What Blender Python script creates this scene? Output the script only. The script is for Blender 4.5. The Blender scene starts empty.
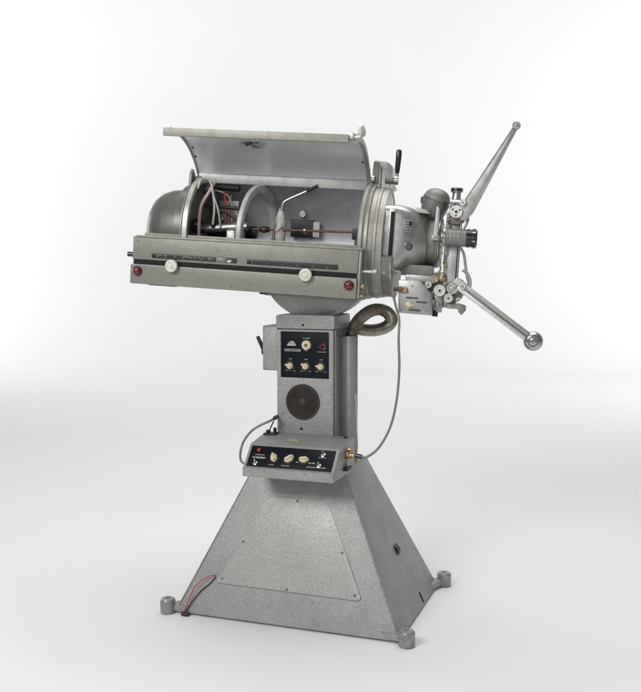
import bpy, bmesh, math, random
from mathutils import Vector, Matrix
random.seed(7)
C = bpy.context.scene.collection
PI = math.pi

# ------------------------------------------------------------------ materials
def mat(name, col, metal=0.0, rough=0.5, spec=0.5, bump=0.0, bscale=400.0, var=0.0, vscale=30.0,
        fleck=0.0, coat=0.0, rvar=0.0, edge=None, emis=None):
    m = bpy.data.materials.new(name); m.use_nodes = True
    nt = m.node_tree; N = nt.nodes; L = nt.links
    b = N['Principled BSDF']
    b.inputs['Base Color'].default_value = (*col, 1)
    b.inputs['Metallic'].default_value = metal
    b.inputs['Roughness'].default_value = rough
    b.inputs['Specular IOR Level'].default_value = spec
    b.inputs['Coat Weight'].default_value = coat
    b.inputs['Coat Roughness'].default_value = 0.15
    tc = N.new('ShaderNodeTexCoord')
    src = None
    def mixcol(a_socket, col_b, fac_socket):
        mx = N.new('ShaderNodeMix'); mx.data_type = 'RGBA'
        L.new(fac_socket, mx.inputs[0])
        if a_socket is None: mx.inputs[6].default_value = (*col, 1)
        else: L.new(a_socket, mx.inputs[6])
        mx.inputs[7].default_value = (*col_b, 1)
        return mx.outputs[2]
    def ramp(sock, lo, hi, a=0.0, c=1.0):
        r = N.new('ShaderNodeMapRange'); r.inputs[1].default_value = lo; r.inputs[2].default_value = hi
        r.inputs[3].default_value = a; r.inputs[4].default_value = c
        L.new(sock, r.inputs[0]); return r.outputs[0]
    if var:
        n = N.new('ShaderNodeTexNoise'); n.inputs['Scale'].default_value = vscale
        n.inputs['Detail'].default_value = 6; n.inputs['Roughness'].default_value = 0.65
        L.new(tc.outputs['Object'], n.inputs['Vector'])
        src = mixcol(src, tuple(max(0, c * (1 - var)) for c in col), ramp(n.outputs[0], .42, .68))
        if rvar:
            L.new(ramp(n.outputs[0], .3, .7, rough - rvar, rough + rvar), b.inputs['Roughness'])
    if fleck:
        n2 = N.new('ShaderNodeTexNoise'); n2.inputs['Scale'].default_value = bscale * 1.1
        n2.inputs['Detail'].default_value = 3
        L.new(tc.outputs['Object'], n2.inputs['Vector'])
        src = mixcol(src, tuple(c * (1 - fleck) for c in col), ramp(n2.outputs[0], .45, .66))
        n3 = N.new('ShaderNodeTexNoise'); n3.inputs['Scale'].default_value = bscale * 1.7
        n3.inputs['Detail'].default_value = 2
        L.new(tc.outputs['Object'], n3.inputs['Vector'])
        src = mixcol(src, tuple(min(1, c * (1 + fleck * 1.1)) for c in col), ramp(n3.outputs[0], .52, .72, 0, .8))
    if edge:
        bv = N.new('ShaderNodeBevel'); bv.samples = 4; bv.inputs['Radius'].default_value = .0035
        gm = N.new('ShaderNodeNewGeometry'); dt = N.new('ShaderNodeVectorMath'); dt.operation = 'DOT_PRODUCT'
        L.new(bv.outputs[0], dt.inputs[0]); L.new(gm.outputs['Normal'], dt.inputs[1])
        en = N.new('ShaderNodeTexNoise'); en.inputs['Scale'].default_value = 55; en.inputs['Detail'].default_value = 5
        L.new(tc.outputs['Object'], en.inputs['Vector'])
        e1 = ramp(dt.outputs['Value'], .99, .90, 0, 1)
        e2 = ramp(en.outputs[0], .44, .60, .12, 1)
        ml = N.new('ShaderNodeMath'); ml.operation = 'MULTIPLY'; L.new(e1, ml.inputs[0]); L.new(e2, ml.inputs[1])
        src = mixcol(src, edge, ml.outputs[0])
        # scattered scuffs and stains
        sn_ = N.new('ShaderNodeTexNoise'); sn_.inputs['Scale'].default_value = 19; sn_.inputs['Detail'].default_value = 9; sn_.inputs['Roughness'].default_value = .75
        L.new(tc.outputs['Object'], sn_.inputs['Vector'])
        src = mixcol(src, tuple(c * .5 for c in col), ramp(sn_.outputs[0], .59, .72, 0, .7))
    if src is not None: L.new(src, b.inputs['Base Color'])
    if bump:
        n4 = N.new('ShaderNodeTexNoise'); n4.inputs['Scale'].default_value = bscale
        n4.inputs['Detail'].default_value = 2
        L.new(tc.outputs['Object'], n4.inputs['Vector'])
        bp = N.new('ShaderNodeBump'); bp.inputs['Strength'].default_value = bump
        bp.inputs['Distance'].default_value = 0.0008
        L.new(n4.outputs[0], bp.inputs['Height']); L.new(bp.outputs[0], b.inputs['Normal'])
    if emis:
        b.inputs['Emission Color'].default_value = (*emis[:3], 1); b.inputs['Emission Strength'].default_value = emis[3]
    return m

M = {}
M['hammer'] = mat('hammertone_grey_paint', (.345, .345, .338), .32, .50, bump=.75, bscale=185, fleck=.27, var=.16, vscale=9, rvar=.06, edge=(.13, .13, .125))
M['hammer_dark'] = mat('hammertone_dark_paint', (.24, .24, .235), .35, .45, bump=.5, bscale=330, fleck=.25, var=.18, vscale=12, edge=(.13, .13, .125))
M['panel_lt'] = mat('hammertone_silver_panel', (.43, .43, .42), .32, .50, bump=.8, bscale=180, fleck=.28, var=.14, vscale=8, rvar=.05)
M['hammer_warm'] = mat('hammertone_warm_paint', (.262, .260, .232), .3, .42, bump=.6, bscale=330, fleck=.3, var=.16, vscale=14, rvar=.06, edge=(.11, .105, .09))
M['ringw'] = mat('drum_ring_paint', (.38, .37, .335), .55, .5, var=.3, vscale=25, bump=.3, bscale=250, fleck=.15)
M['olive'] = mat('olive_cream_paint', (.33, .327, .285), .15, .45, bump=.3, bscale=300, fleck=.15, var=.3, vscale=40, edge=(.15, .13, .09))
M['satin'] = mat('satin_blue_grey_lining', (.30, .325, .365), .55, .38, var=.16, vscale=6, rvar=.08, bump=.1, bscale=60)
M['inner'] = mat('lamphouse_lining', (.56, .57, .59), .4, .36, var=.25, vscale=9, rvar=.08, bump=.1, bscale=80)
M['ringm'] = mat('pale_baffle_paint', (.52, .53, .52), .3, .42, var=.3, vscale=25, bump=.15, bscale=150)
M['hoop'] = mat('pale_hoop_enamel', (.62, .62, .58), .2, .38, var=.3, vscale=28)
M['cast'] = mat('cast_aluminium', (.45, .45, .435), .75, .36, bump=.45, bscale=260, fleck=.2, var=.4, vscale=22, rvar=.1)
M['cast_dark'] = mat('dark_cast_metal', (.24, .235, .22), .5, .5, bump=.4, bscale=260, fleck=.2, var=.4, vscale=26)
M['steel'] = mat('polished_steel', (.56, .55, .53), 1, .24, var=.35, vscale=60, rvar=.08)
M['steel_dull'] = mat('worn_steel', (.46, .45, .43), .95, .4, var=.5, vscale=70, rvar=.1)
M['arm'] = mat('machined_arm_alloy', (.44, .44, .42), .55, .42, var=.3, vscale=18, bump=.2, bscale=200)
M['dome'] = mat('smooth_grey_enamel', (.15, .15, .14), .3, .38, var=.3, vscale=12, bump=.12, bscale=200)
M['black'] = mat('black_enamel', (.012, .012, .015), 0, .35, var=.3, vscale=60)
M['navy'] = mat('engraved_black_plate', (.004, .0055, .010), 0, .38, spec=.22, var=.2, vscale=50)
M['bakelite'] = mat('black_bakelite', (.01, .01, .011), 0, .22, coat=.4)
M['cream'] = mat('cream_plastic', (.68, .60, .42), 0, .35, var=.22, vscale=90)
M['bright'] = mat('bright_nickel_paint', (.70, .70, .68), .45, .32, var=.25, vscale=90)
M['white'] = mat('white_plastic', (.68, .67, .61), 0, .34, var=.3, vscale=80)
M['print'] = mat('white_lettering_paint', (.42, .42, .41), 0, .6)
M['pinkprint'] = mat('lilac_label_print', (.48, .42, .50), 0, .6, var=.3, vscale=300)
M['red'] = mat('red_lens', (.15, .008, .012), 0, .3, coat=.3, var=.5, vscale=120)
M['redp'] = mat('red_paint', (.42, .03, .04), 0, .4)
M['plum'] = mat('plum_lamp_bezel', (.16, .02, .07), 0, .3)
M['brass'] = mat('brass', (.50, .36, .20), .9, .35, var=.4, vscale=120)
M['copper'] = mat('copper_coated_rod', (.22, .115, .08), .5, .5, var=.5, vscale=60)
M['dark'] = mat('dark_mechanism', (.035, .035, .04), .4, .45, var=.4, vscale=60)
M['glass'] = mat('dark_glass', (.02, .022, .032), 0, .45)
M['brown'] = mat('brown_speaker_grille', (.034, .026, .024), .1, .5, bump=.7, bscale=600, var=.3, vscale=40)
M['cable'] = mat('grey_cable_sheath', (.22, .22, .22), .1, .42, var=.3, vscale=60)
M['hose'] = mat('bronze_flexible_conduit', (.36, .335, .29), .9, .3, var=.4, vscale=30)
M['ceramic'] = mat('scorched_ceramic', (.60, .585, .53), 0, .5, var=.35, vscale=60)
M['pink'] = mat('pink_wire_insulation', (.55, .40, .36), 0, .5)
M['greensticker'] = mat('green_sticker', (.36, .40, .17), 0, .5)
M['plate'] = mat('stamped_nameplate', (.22, .22, .215), .6, .4, bump=.6, bscale=500, var=.5, vscale=120)
M['rubber'] = mat('foot_metal', (.34, .34, .345), .6, .4, var=.4, vscale=40, rvar=.08)
M['seam'] = mat('panel_gap_shadow', (.11, .11, .105), 0, .7)
M['hole'] = mat('dark_recess', (.006, .006, .006), 0, .8)

def perforate(m, scale, thr):
    nt = m.node_tree; N = nt.nodes; L = nt.links; b = N['Principled BSDF']
    tc = [n for n in N if n.type == 'TEX_COORD'][0]
    v = N.new('ShaderNodeTexVoronoi'); v.inputs['Scale'].default_value = scale; v.inputs['Randomness'].default_value = .15
    L.new(tc.outputs['Object'], v.inputs['Vector'])
    r = N.new('ShaderNodeMapRange'); r.inputs[1].default_value = thr; r.inputs[2].default_value = thr + .08
    L.new(v.outputs['Distance'], r.inputs[0])
    mx = N.new('ShaderNodeMix'); mx.data_type = 'RGBA'; L.new(r.outputs[0], mx.inputs[0]); mx.inputs[6].default_value = (.004, .004, .004, 1)
    L.new(b.inputs['Base Color'].links[0].from_socket, mx.inputs[7]); L.new(mx.outputs[2], b.inputs['Base Color'])
M['brown'] = mat('brown_speaker_grille', (.075, .058, .052), .2, .45, var=.3, vscale=40)
perforate(M['brown'], 230, .32)
# lid lining carries a worn black patch of its own shape near the front rail
def lid_lining():
    m = mat('lid_lining', (.74, .755, .77), .35, .30, var=.12, vscale=7, rvar=.06)
    nt = m.node_tree; N = nt.nodes; L = nt.links; b = N['Principled BSDF']
    tc = [n for n in N if n.type == 'TEX_COORD'][0]
    old = b.inputs['Base Color'].links[0].from_socket
    mp = N.new('ShaderNodeMapping'); mp.vector_type = 'POINT'
    mp.inputs['Location'].default_value = (.222 * 17, .085 * 28, -.312 * 38)
    mp.inputs['Scale'].default_value = (17, 28, 38)
    L.new(tc.outputs['Object'], mp.inputs['Vector'])
    ln = N.new('ShaderNodeVectorMath'); ln.operation = 'LENGTH'; L.new(mp.outputs[0], ln.inputs[0])
    nz = N.new('ShaderNodeTexNoise'); nz.inputs['Scale'].default_value = 55; nz.inputs['Detail'].default_value = 4
    L.new(tc.outputs['Object'], nz.inputs['Vector'])
    ad = N.new('ShaderNodeMath'); ad.operation = 'MULTIPLY_ADD'; ad.inputs[1].default_value = 2.6
    L.new(nz.outputs[0], ad.inputs[0]); L.new(ln.outputs['Value'], ad.inputs[2])
    r = N.new('ShaderNodeMapRange'); r.inputs[1].default_value = 1.45; r.inputs[2].default_value = 2.1
    r.inputs[3].default_value = .95; r.inputs[4].default_value = 0
    L.new(ad.outputs[0], r.inputs[0])
    mx = N.new('ShaderNodeMix'); mx.data_type = 'RGBA'
    L.new(r.outputs[0], mx.inputs[0]); L.new(old, mx.inputs[6]); mx.inputs[7].default_value = (.03, .03, .04, 1)
    L.new(mx.outputs[2], b.inputs['Base Color'])
    return m
M['lid_lining'] = lid_lining()

# ------------------------------------------------------------------ mesh helpers
class MB:
    def __init__(s): s.bm = bmesh.new(); s.mats = []
    def mi(s, m):
        if m not in s.mats: s.mats.append(m)
        return s.mats.index(m)
    def _fin(s, faces, m, X):
        i = s.mi(m)
        vs = set()
        for f in faces:
            f.material_index = i
            vs.update(f.verts)
        if X is not None: bmesh.ops.transform(s.bm, matrix=X, verts=list(vs))
        return faces
    def poly(s, pts, faces, m, X=None, bev=0.0, seg=2):
        vs = [s.bm.verts.new(p) for p in pts]
        fs = [s.bm.faces.new([vs[i] for i in f]) for f in faces]
        bmesh.ops.recalc_face_normals(s.bm, faces=fs)
        if bev > 0:
            es = set(e for f in fs for e in f.edges)
            before = set(s.bm.faces) - set(fs)
            bmesh.ops.bevel(s.bm, geom=list(es) + vs, offset=bev, segments=seg, profile=.6, affect='EDGES', clamp_overlap=True)
            fs = [f for f in s.bm.faces if f not in before]
        return s._fin(fs, m, X)
    def box(s, x0, x1, y0, y1, z0, z1, m, bev=.0015, X=None, seg=2):
        p = [(x, y, z) for x in (x0, x1) for y in (y0, y1) for z in (z0, z1)]
        f = [(0, 1, 3, 2), (4, 6, 7, 5), (0, 4, 5, 1), (2, 3, 7, 6), (0, 2, 6, 4), (1, 5, 7, 3)]
        return s.poly(p, f, m, X, bev, seg)
    def prism(s, pts2, a0, a1, axis, m, bev=.001, X=None):
        # pts2 in the two remaining axes, extruded along axis from a0 to a1
        def mk(a, p):
            if axis == 0: return (a, p[0], p[1])
            if axis == 1: return (p[0], a, p[1])
            return (p[0], p[1], a)
        n = len(pts2)
        P = [mk(a0, p) for p in pts2] + [mk(a1, p) for p in pts2]
        F = [tuple(range(n)), tuple(range(2 * n - 1, n - 1, -1))] + [(i, (i + 1) % n, n + (i + 1) % n, n + i) for i in range(n)]
        return s.poly(P, F, m, X, bev)
    def lathe(s, prof, m, origin=(0, 0, 0), axis=(0, 0, 1), seg=32, a0=0, a1=2 * PI, X=None, ref=None):
        # prof: list of (r, h) along axis
        ax = Vector(axis).normalized()
        rf = Vector(ref) if ref else (Vector((1, 0, 0)) if abs(ax.x) < .9 else Vector((0, 1, 0)))
        u = (rf - ax * rf.dot(ax)).normalized(); w = ax.cross(u); o = Vector(origin)
        full = abs(a1 - a0 - 2 * PI) < 1e-6
        n = seg if full else seg + 1
        rows = []
        for r, h in prof:
            if r < 1e-7: rows.append([s.bm.verts.new(o + ax * h)])
            else:
                rows.append([s.bm.verts.new(o + ax * h + (u * math.cos(a0 + (a1 - a0) * k / seg) + w * math.sin(a0 + (a1 - a0) * k / seg)) * r) for k in range(n)])
        fs = []
        for A, B in zip(rows, rows[1:]):
            for k in range(seg):
                j = (k + 1) % n if full else k + 1
                if len(A) == 1 and len(B) == 1: continue
                if len(A) == 1: fs.append(s.bm.faces.new([A[0], B[k], B[j]]))
                elif len(B) == 1: fs.append(s.bm.faces.new([A[k], B[0], A[j]]))
                else: fs.append(s.bm.faces.new([A[k], B[k], B[j], A[j]]))
        bmesh.ops.recalc_face_normals(s.bm, faces=fs)
        return s._fin(fs, m, X)
    def cyl(s, p0, p1, r, m, r1=None, seg=28, bev=.0012, X=None):
        p0 = Vector(p0); p1 = Vector(p1); L_ = (p1 - p0).length; r1 = r if r1 is None else r1
        b = min(bev, r * .4, r1 * .4, L_ * .3)
        return s.lathe([(0, 0), (r - b, 0), (r, b), (r1, L_ - b), (r1 - b, L_), (0, L_)], m, p0, p1 - p0, seg, X=X)
    def tube(s, pts, r, m, seg=10, sub=8, X=None, rf=None, cap=True):
        P = smooth(pts, sub)
        n = len(P); rows = []
        t = (P[1] - P[0]).normalized()
        u = t.orthogonal().normalized()
        for i, p in enumerate(P):
            t = (P[min(i + 1, n - 1)] - P[max(i - 1, 0)]).normalized()
            u = (u - t * u.dot(t)).normalized(); w = t.cross(u)
            rr = rf(i, n) if rf else r
            rows.append([s.bm.verts.new(p + (u * math.cos(2 * PI * k / seg) + w * math.sin(2 * PI * k / seg)) * rr) for k in range(seg)])
        fs = []
        for A, B in zip(rows, rows[1:]):
            for k in range(seg): fs.append(s.bm.faces.new([A[k], A[(k + 1) % seg], B[(k + 1) % seg], B[k]]))
        if cap: fs.append(s.bm.faces.new(rows[0])); fs.append(s.bm.faces.new(rows[-1]))
        bmesh.ops.recalc_face_normals(s.bm, faces=fs)
        return s._fin(fs, m, X)
    def build(s, name, parent=None, T=None, angle=35):
        bm = s.bm
        for f in bm.faces: f.smooth = True
        bm.normal_update()
        for e in bm.edges:
            if len(e.link_faces) == 2:
                try: e.smooth = e.calc_face_angle() < math.radians(angle)
                except Exception: pass
        me = bpy.data.meshes.new(name); bm.to_mesh(me); bm.free()
        for m in s.mats: me.materials.append(m)
        o = bpy.data.objects.new(name, me); C.objects.link(o)
        if T is not None: o.matrix_local = T
        if parent is not None: o.parent = parent
        return o

def smooth(pts, sub):
    P = [Vector(p) for p in pts]
    if sub <= 1 or len(P) < 3: return P
    out = []
    for i in range(len(P) - 1):
        p0 = P[max(i - 1, 0)]; p1 = P[i]; p2 = P[i + 1]; p3 = P[min(i + 2, len(P) - 1)]
        for k in range(sub):
            t = k / sub
            out.append(.5 * ((2 * p1) + (p2 - p0) * t + (2 * p0 - 5 * p1 + 4 * p2 - p3) * t * t + (3 * p1 - p0 - 3 * p2 + p3) * t ** 3))
    out.append(P[-1]); return out

def screw(name, p, n, r, parent, T=None, m=None, slot=True):
    """small domed screw head at p facing n"""
    b = MB(); p = Vector(p); n = Vector(n).normalized()
    b.lathe([(0, r * .55), (r * .6, r * .5), (r, r * .1), (r, -r * .3)], m or M['steel_dull'], p, n, 14)
    if slot:
        u = n.orthogonal().normalized(); w = n.cross(u)
        R = Matrix((u, w, n)).transposed().to_4x4(); R.translation = p
        b.box(-r * .8, r * .8, -r * .14, r * .14, r * .42, r * .60, M['hole'], 0, R)
    return b.build(name, parent, T)

def round_rect(x0, x1, z0, z1, r, n=6):
    out = []
    for cx, cz, a in ((x1 - r, z1 - r, 0), (x0 + r, z1 - r, PI / 2), (x0 + r, z0 + r, PI), (x1 - r, z0 + r, 1.5 * PI)):
        for k in range(n + 1):
            t = a + PI / 2 * k / n
            out.append((cx + r * math.cos(t), cz + r * math.sin(t)))
    return out

def round_poly(pts, r, n=5):
    out = []
    m = len(pts)
    for i in range(m):
        p = Vector(pts[i]); a = (Vector(pts[i - 1]) - p).normalized(); c = (Vector(pts[(i + 1) % m]) - p).normalized()
        s_ = p + a * r; e = p + c * r
        for k in range(n + 1):
            t = k / n
            q = s_ * (1 - t) ** 2 + p * 2 * t * (1 - t) + e * t * t
            out.append((q.x, q.y))
    return out

# ------------------------------------------------------------------ setting: a white studio sweep
def sweep():
    b = MB(); Yw = 8.6; R = 1.3; z1 = 7.5
    prof = [(-9, 0), (-4, 0), (0, 0), (3, 0), (Yw - R, 0)]
    prof += [(Yw - R + R * math.sin(t), R - R * math.cos(t)) for t in [PI / 2 * k / 20 for k in range(1, 21)]]
    prof += [(Yw, 3), (Yw, z1)]
    rot = Matrix.Rotation(math.radians(14), 4, 'Z')
    pts = []; n = len(prof)
    for x in (-12, 12): pts += [rot @ Vector((x, y, z)) for y, z in prof]
    b.poly(pts, [(i, i + 1, n + i + 1, n + i) for i in range(n - 1)], M['sweep'])
    o = b.build('floor', None)
    o['kind'] = 'structure'; o['label'] = 'seamless white studio floor curving up into the backdrop'
    return o
M['sweep'] = mat('white_paper_sweep', (.80, .80, .80), 0, .7, spec=.2, var=.015, vscale=.7)
sweep()

# ------------------------------------------------------------------ the machine
root = bpy.data.objects.new('arc_lamp_projector', None); C.objects.link(root)
root['label'] = 'tall grey arc lamp projector with raised curved lid on a flared pyramid base'
root['category'] = 'projector'

# ---- pyramid base
Hb = .509
b = MB()
def frustum(b, xb, yb, zb, xt, yt, zt, m, bev):
    P = [(-xb, -yb, zb), (xb, -yb, zb), (xb, yb, zb), (-xb, yb, zb), (-xt, -yt, zt), (xt, -yt, zt), (xt, yt, zt), (-xt, yt, zt)]
    F = [(0, 1, 2, 3), (4, 5, 6, 7), (0, 1, 5, 4), (1, 2, 6, 5), (2, 3, 7, 6), (3, 0, 4, 7)]
    b.poly(P, F, m, None, bev, 3)
frustum(b, .401, .2845, .006, .168, .128, Hb, M['hammer'], .004)
base = b.build('base', root)
# raised seam lip along the front-right and front-left edges
for sx in (-1, 1):
    b = MB()
    P0 = Vector((sx * .4005, -.2845, .010)); P1 = Vector((sx * .168, -.1285, Hb - .004))
    b.tube([P0, P1], .0026, M['hammer'], seg=8, sub=1)
    b.build('edge_seam', base)
# front face frame
v = Vector((0, .158, .504)).normalized(); nrm = Vector((0, -v.z, v.y))
O = Vector((0, -.284, .005)) + nrm * .0006
FR = Matrix((Vector((1, 0, 0)), v, nrm)).transposed().to_4x4(); FR.translation = O
def fv(z): return (z - .005) / v.z
b = MB()
pp = round_poly([(-.266, fv(.115)), (.266, fv(.112)), (.113, fv(.413)), (-.101, fv(.408))], .022)
b.prism(pp, 0, .0028, 2, M['panel_lt'], .0006, FR)
b.prism(round_poly([(-.2685, fv(.113)), (.2685, fv(.110)), (.1145, fv(.4155)), (-.1025, fv(.4105))], .023), -.0005, .0007, 2, M['seam'], 0, FR)  # dark sheet paints the shadow gap around the panel
b.build('access_panel', base)
for x, z in ((.007, .402), (-.177, .255), (-.240, .130), (.001, .120), (.183, .253), (.240, .127)):
    p = FR @ Vector((x, fv(z), .0028))
    screw('screw', p, nrm, .0046, base, m=M['cast_dark'])
# right side face
sv = Vector((-.233, 0, .504)).normalized(); sn = Vector((sv.z, 0, -sv.x))
SF = Matrix((Vector((0, 1, 0)), sv, sn)).transposed().to_4x4(); SF.translation = Vector((.4005, 0, .006))
def sf(x): return (.4005 - x) / -sv.x
b = MB()
b.prism(round_rect(-.022, .022, -.018, .018, .008), -.002, .004, 2, M['black'], .001, SF @ Matrix.Translation((.034, sf(.307), 0)))
b.cyl(Vector((-.007, 0, .004)), Vector((-.007, 0, .008)), .008, M['dark'], X=SF @ Matrix.Translation((.034, sf(.307), 0)))
b.cyl(Vector((.010, 0, .004)), Vector((.010, 0, .008)), .006, M['dark'], X=SF @ Matrix.Translation((.034, sf(.307), 0)))
b.build('power_socket', base)
b = MB()
b.prism(round_rect(-.008, .008, -.020, .020, .007), -.002, .0012, 2, M['hole'], .0004, SF @ Matrix.Translation((.07, .028, 0)))
b.build('slot', base)
# feet
for fx, fy in ((-.432, -.285), (.427, -.292), (.420, .308), (-.430, .305)):
    b = MB(); r = .0265
    b.lathe([(0, .002), (r - .004, 0), (r, .004), (r, .046), (r - .004, .051), (.008, .052), (.0075, .049), (0, .049)], M['rubber'], (fx, fy, 0), (0, 0, 1), 32)
    sx = 1 if fx > 0 else -1; sy = 1 if fy > 0 else -1
    b.prism([(sx * .392, sy * .21), (fx + sx * .004, fy - sy * .010), (fx, fy + sy * .006), (sx * .33, sy * .276)], .010, .030, 2, M['hammer'], .001)
    b.build('levelling_foot', base)
# wires at the left corner
b = MB()
b.tube([(-.262, -.248, .139), (-.285, -.257, .137), (-.325, -.270, .108), (-.345, -.279, .070), (-.358, -.292, .030), (-.362, -.296, .016)], .0017, M['redp'], 8, 8)
b.build('red_wire', base)
b = MB()
b.tube([(-.264, -.250, .134), (-.282, -.256, .112), (-.305, -.263, .092), (-.322, -.270, .074), (-.345, -.282, .040), (-.360, -.290, .014)], .0019, M['dark'], 8, 8)
b.cyl((-.372, -.296, .008), (-.345, -.294, .006), .008, M['dark'])
b.build('grey_wire', base)
b = MB()
b.box(-.166, .166, -.126, .126, Hb - .001, Hb + .006, M['hammer'], .002)
b.build('top_plate', base)

# ---- column
b = MB()
cw = .1045
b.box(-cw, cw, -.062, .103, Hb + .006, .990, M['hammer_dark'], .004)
column = b.build('column', root)
b = MB()
capP = round_poly([(-.108, .988), (.108, .988), (.108, 1.036), (-.108, 1.036)], .010)
b.prism(capP, -.070, .108, 1, M['hammer'], .003)
cap = b.build('column_cap', root)
screw('screw', (-.007, -.0705, 1.001), (0, -1, 0), .0042, cap, m=M['hole'])
# front plate with a recessed opening
def plate_with_hole(b, x0, x1, z0, z1, a0, a1, c0, c1, yf, yb, m, rad=.006):
    o = [(x0, z0), (x1, z0), (x1, z1), (x0, z1)]; h = [(a0, c0), (a1, c0), (a1, c1), (a0, c1)]
    P = [(p[0], yf, p[1]) for p in o] + [(p[0], yf, p[1]) for p in h] + [(p[0], yb, p[1]) for p in o] + [(p[0], yb, p[1]) for p in h]
    F = []
    for i in range(4):
        j = (i + 1) % 4
        F += [(i, j, 4 + j, 4 + i), (8 + i, 8 + j, 12 + j, 12 + i), (i, j, 8 + j, 8 + i), (4 + i, 4 + j, 12 + j, 12 + i)]
    b.poly(P, F, m, None, .0022, 3)
b = MB()
plate_with_hole(b, -.104, .104, .520, .984, -.0895, .0885, .8165, .9775, -.072, -.058, M['hammer'])
fp = b.build('front_plate', root)
# side flange strip in a lighter paint than the column
b = MB(); b.box(.1046, .1085, -.058, -.046, .53, .985, M['hammer'], .001); b.build('side_strip', column)
for z in (.60, .72, .84): screw('screw', (.1046, -.02, z), (1, 0, 0), .0035, column)
# speaker
b = MB(); r = .060
prof = [(0, .004), (.006, .0055), (.010, .004), (.012, .0015)]
k = .014
while k < r - .006:
    prof += [(k, .0015), (k + .0012, .003), (k + .0024, .0015)]; k += .0036
prof += [(r - .005, .0015), (r - .004, .004), (r - .001, .004), (r, 0), (r, -.004)]
b.lathe(prof, M['brown'], (-.007, -.0722, .733), (0, -1, 0), 56)
b.lathe([(r - .002, .0015), (r - .001, .0055), (r + .0015, .0055), (r + .0025, .0)], M['dark'], (-.007, -.0722, .733), (0, -1, 0), 56)
b.build('speaker_grille', fp)
# little triangular badge
b = MB(); b.prism([(-.0075, 0), (.0075, 0), (0, .010)], -.0742, -.0715, 1, M['dark'], .0004, Matrix.Translation((-.0125, 0, .635))); b.build('badge', fp)
# control panel in the recess
b = MB()
b.box(-.0893, .0883, -.0645, -.0600, .8167, .9773, M['navy'], .0003)
cp = b.build('control_panel', root)
Yp = -.0646
def dashes(b, x0, x1, z, h, m, y, d=.0005, n=None, X=None):
    x = x0
    while x < x1:
        w = random.choice((.0016, .0022, .003, .0012)); 
        b.box(x, min(x + w, x1), y - d, y, z - h / 2, z + h / 2, m, 0, X); x += w + random.choice((.0008, .0011, .0022))
def dial_knob(name, x, z, rk, rs, par, X=None, ptr=None, y=Yp, hub=None, col='cream'):
    b = MB()
    b.lathe([(0, 0), (rs, 0), (rs, .0022), (rs - .001, .003), (rs - .0025, .0026), (rk + .001, .0022), (rk + .001, .001)], M['bakelite'], (x, y, z), (0, -1, 0), 32, X=X)
    b.lathe([(rk, .001), (rk, .009), (rk - .002, .0115), (0, .0125)], M[col], (x, y, z), (0, -1, 0), 28, X=X)
    for a in range(0, 360, 30):
        if 240 < a < 300: continue
        t = math.radians(a)
        R = Matrix.Translation((x, y, z)) @ Matrix.Rotation(t, 4, 'Y')
        b.box(rs - .0019, rs - .0006, -.0036, -.0028, -.0003, .0003, M['print'], 0, (X @ R) if X else R)
    if ptr is not None:
        R = Matrix.Translation((x, y, z)) @ Matrix.Rotation(-ptr, 4, 'Y')
        if X: R = X @ R
        b.prism([(-rk * .5, -rk * .38), (rk * 1.45, -rk * .2), (rk * 1.45, rk * .2), (-rk * .5, rk * .38)], -.0175, -.003, 1, M[col], .0008, R)
    if hub: b.lathe([(hub, .011), (hub, .014), (hub - .001, .0155), (0, .0155)], M['copper'], (x, y, z), (0, -1, 0), 18, X=X)
    return b.build(name, par)
dial_knob('dial_knob', .006, .932, .0165, .0215, cp, hub=.0055)
for x, a in ((-.056, 2.8), (.002, 2.5), (.058, 2.9)): dial_knob('selector_knob', x, .8575, .0112, .0185, cp, ptr=a)
b = MB()
b.lathe([(.015, 0), (.015, .003), (.012, .0045), (0, .0055)], M['cast_dark'], (-.050, Yp, .930), (0, -1, 0), 28, a0=0, a1=PI, ref=(1, 0, 0))
b.box(-.066, -.034, Yp - .006, Yp, .928, .9335, M['print'], .001)
for k in range(4): b.box(-.063 + k * .0075, -.0585 + k * .0075, Yp - .0066, Yp - .0055, .9325, .9375, M['print'], .0005)
b.build('push_button_bank', cp)
b = MB()
b.lathe([(.0075, 0), (.0105, 0), (.0105, .003), (.009, .004), (.0075, .003), (.0075, .0008), (0, .0008)], M['plum'], (.062, Yp, .927), (0, -1, 0), 26)
b.lathe([(.0115, .0005), (.0130, .0005), (.0130, .002), (.0115, .003)], M['steel_dull'], (.062, Yp, .927), (0, -1, 0), 26, a0=-1.2, a1=1.2)
b.lathe([(0, .001), (.005, .001), (.006, .0005)], M['hole'], (.062, Yp - .0005, .927), (0, -1, 0), 20)
b.build('indicator_ring', cp)
b = MB()
b.box(-.078, -.018, Yp - .0006, Yp, .9085, .9165, M['pinkprint'], .0002)
dashes(b, -.076, -.02, .9125, .0045, M['navy'], Yp - .0006)
b.build('label_strip', cp)
caps = [(.044, .078, .909, .0026), (-.008, .018, .9555, .003)]
for x in (-.056, .002, .058): caps += [(x - .006, x + .006, .8815, .0028), (x - .020, x - .011, .840, .0022), (x + .011, x + .019, .840, .0022)]
for x0, x1, z, h in caps:
    b = MB(); dashes(b, x0, x1, z, h, M['print'], Yp); b.build('printed_caption', cp)

# ---- switch box on the left of the column
b = MB(); b.box(-.162, -.1048, -.064, .040, .838, .996, M['hammer'], .005, seg=3)
sb = b.build('switch_box', root)
b = MB(); b.box(-.1585, -.1052, -.0648, -.0635, .842, .992, M['hammer'], .0004); b.build('cover', sb)
b = MB(); b.cyl((-.160, -.035, .925), (-.172, -.035, .925), .011, M['dark'])
b.prism([(-.166, .905), (-.173, .903), (-.196, .953), (-.190, .957), (-.178, .935)], -.045, -.025, 1, M['dark'], .0015)
b.cyl((-.165, -.035, .900), (-.176, -.035, .896), .008, M['dark'])
b.build('throw_lever', sb)

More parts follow.
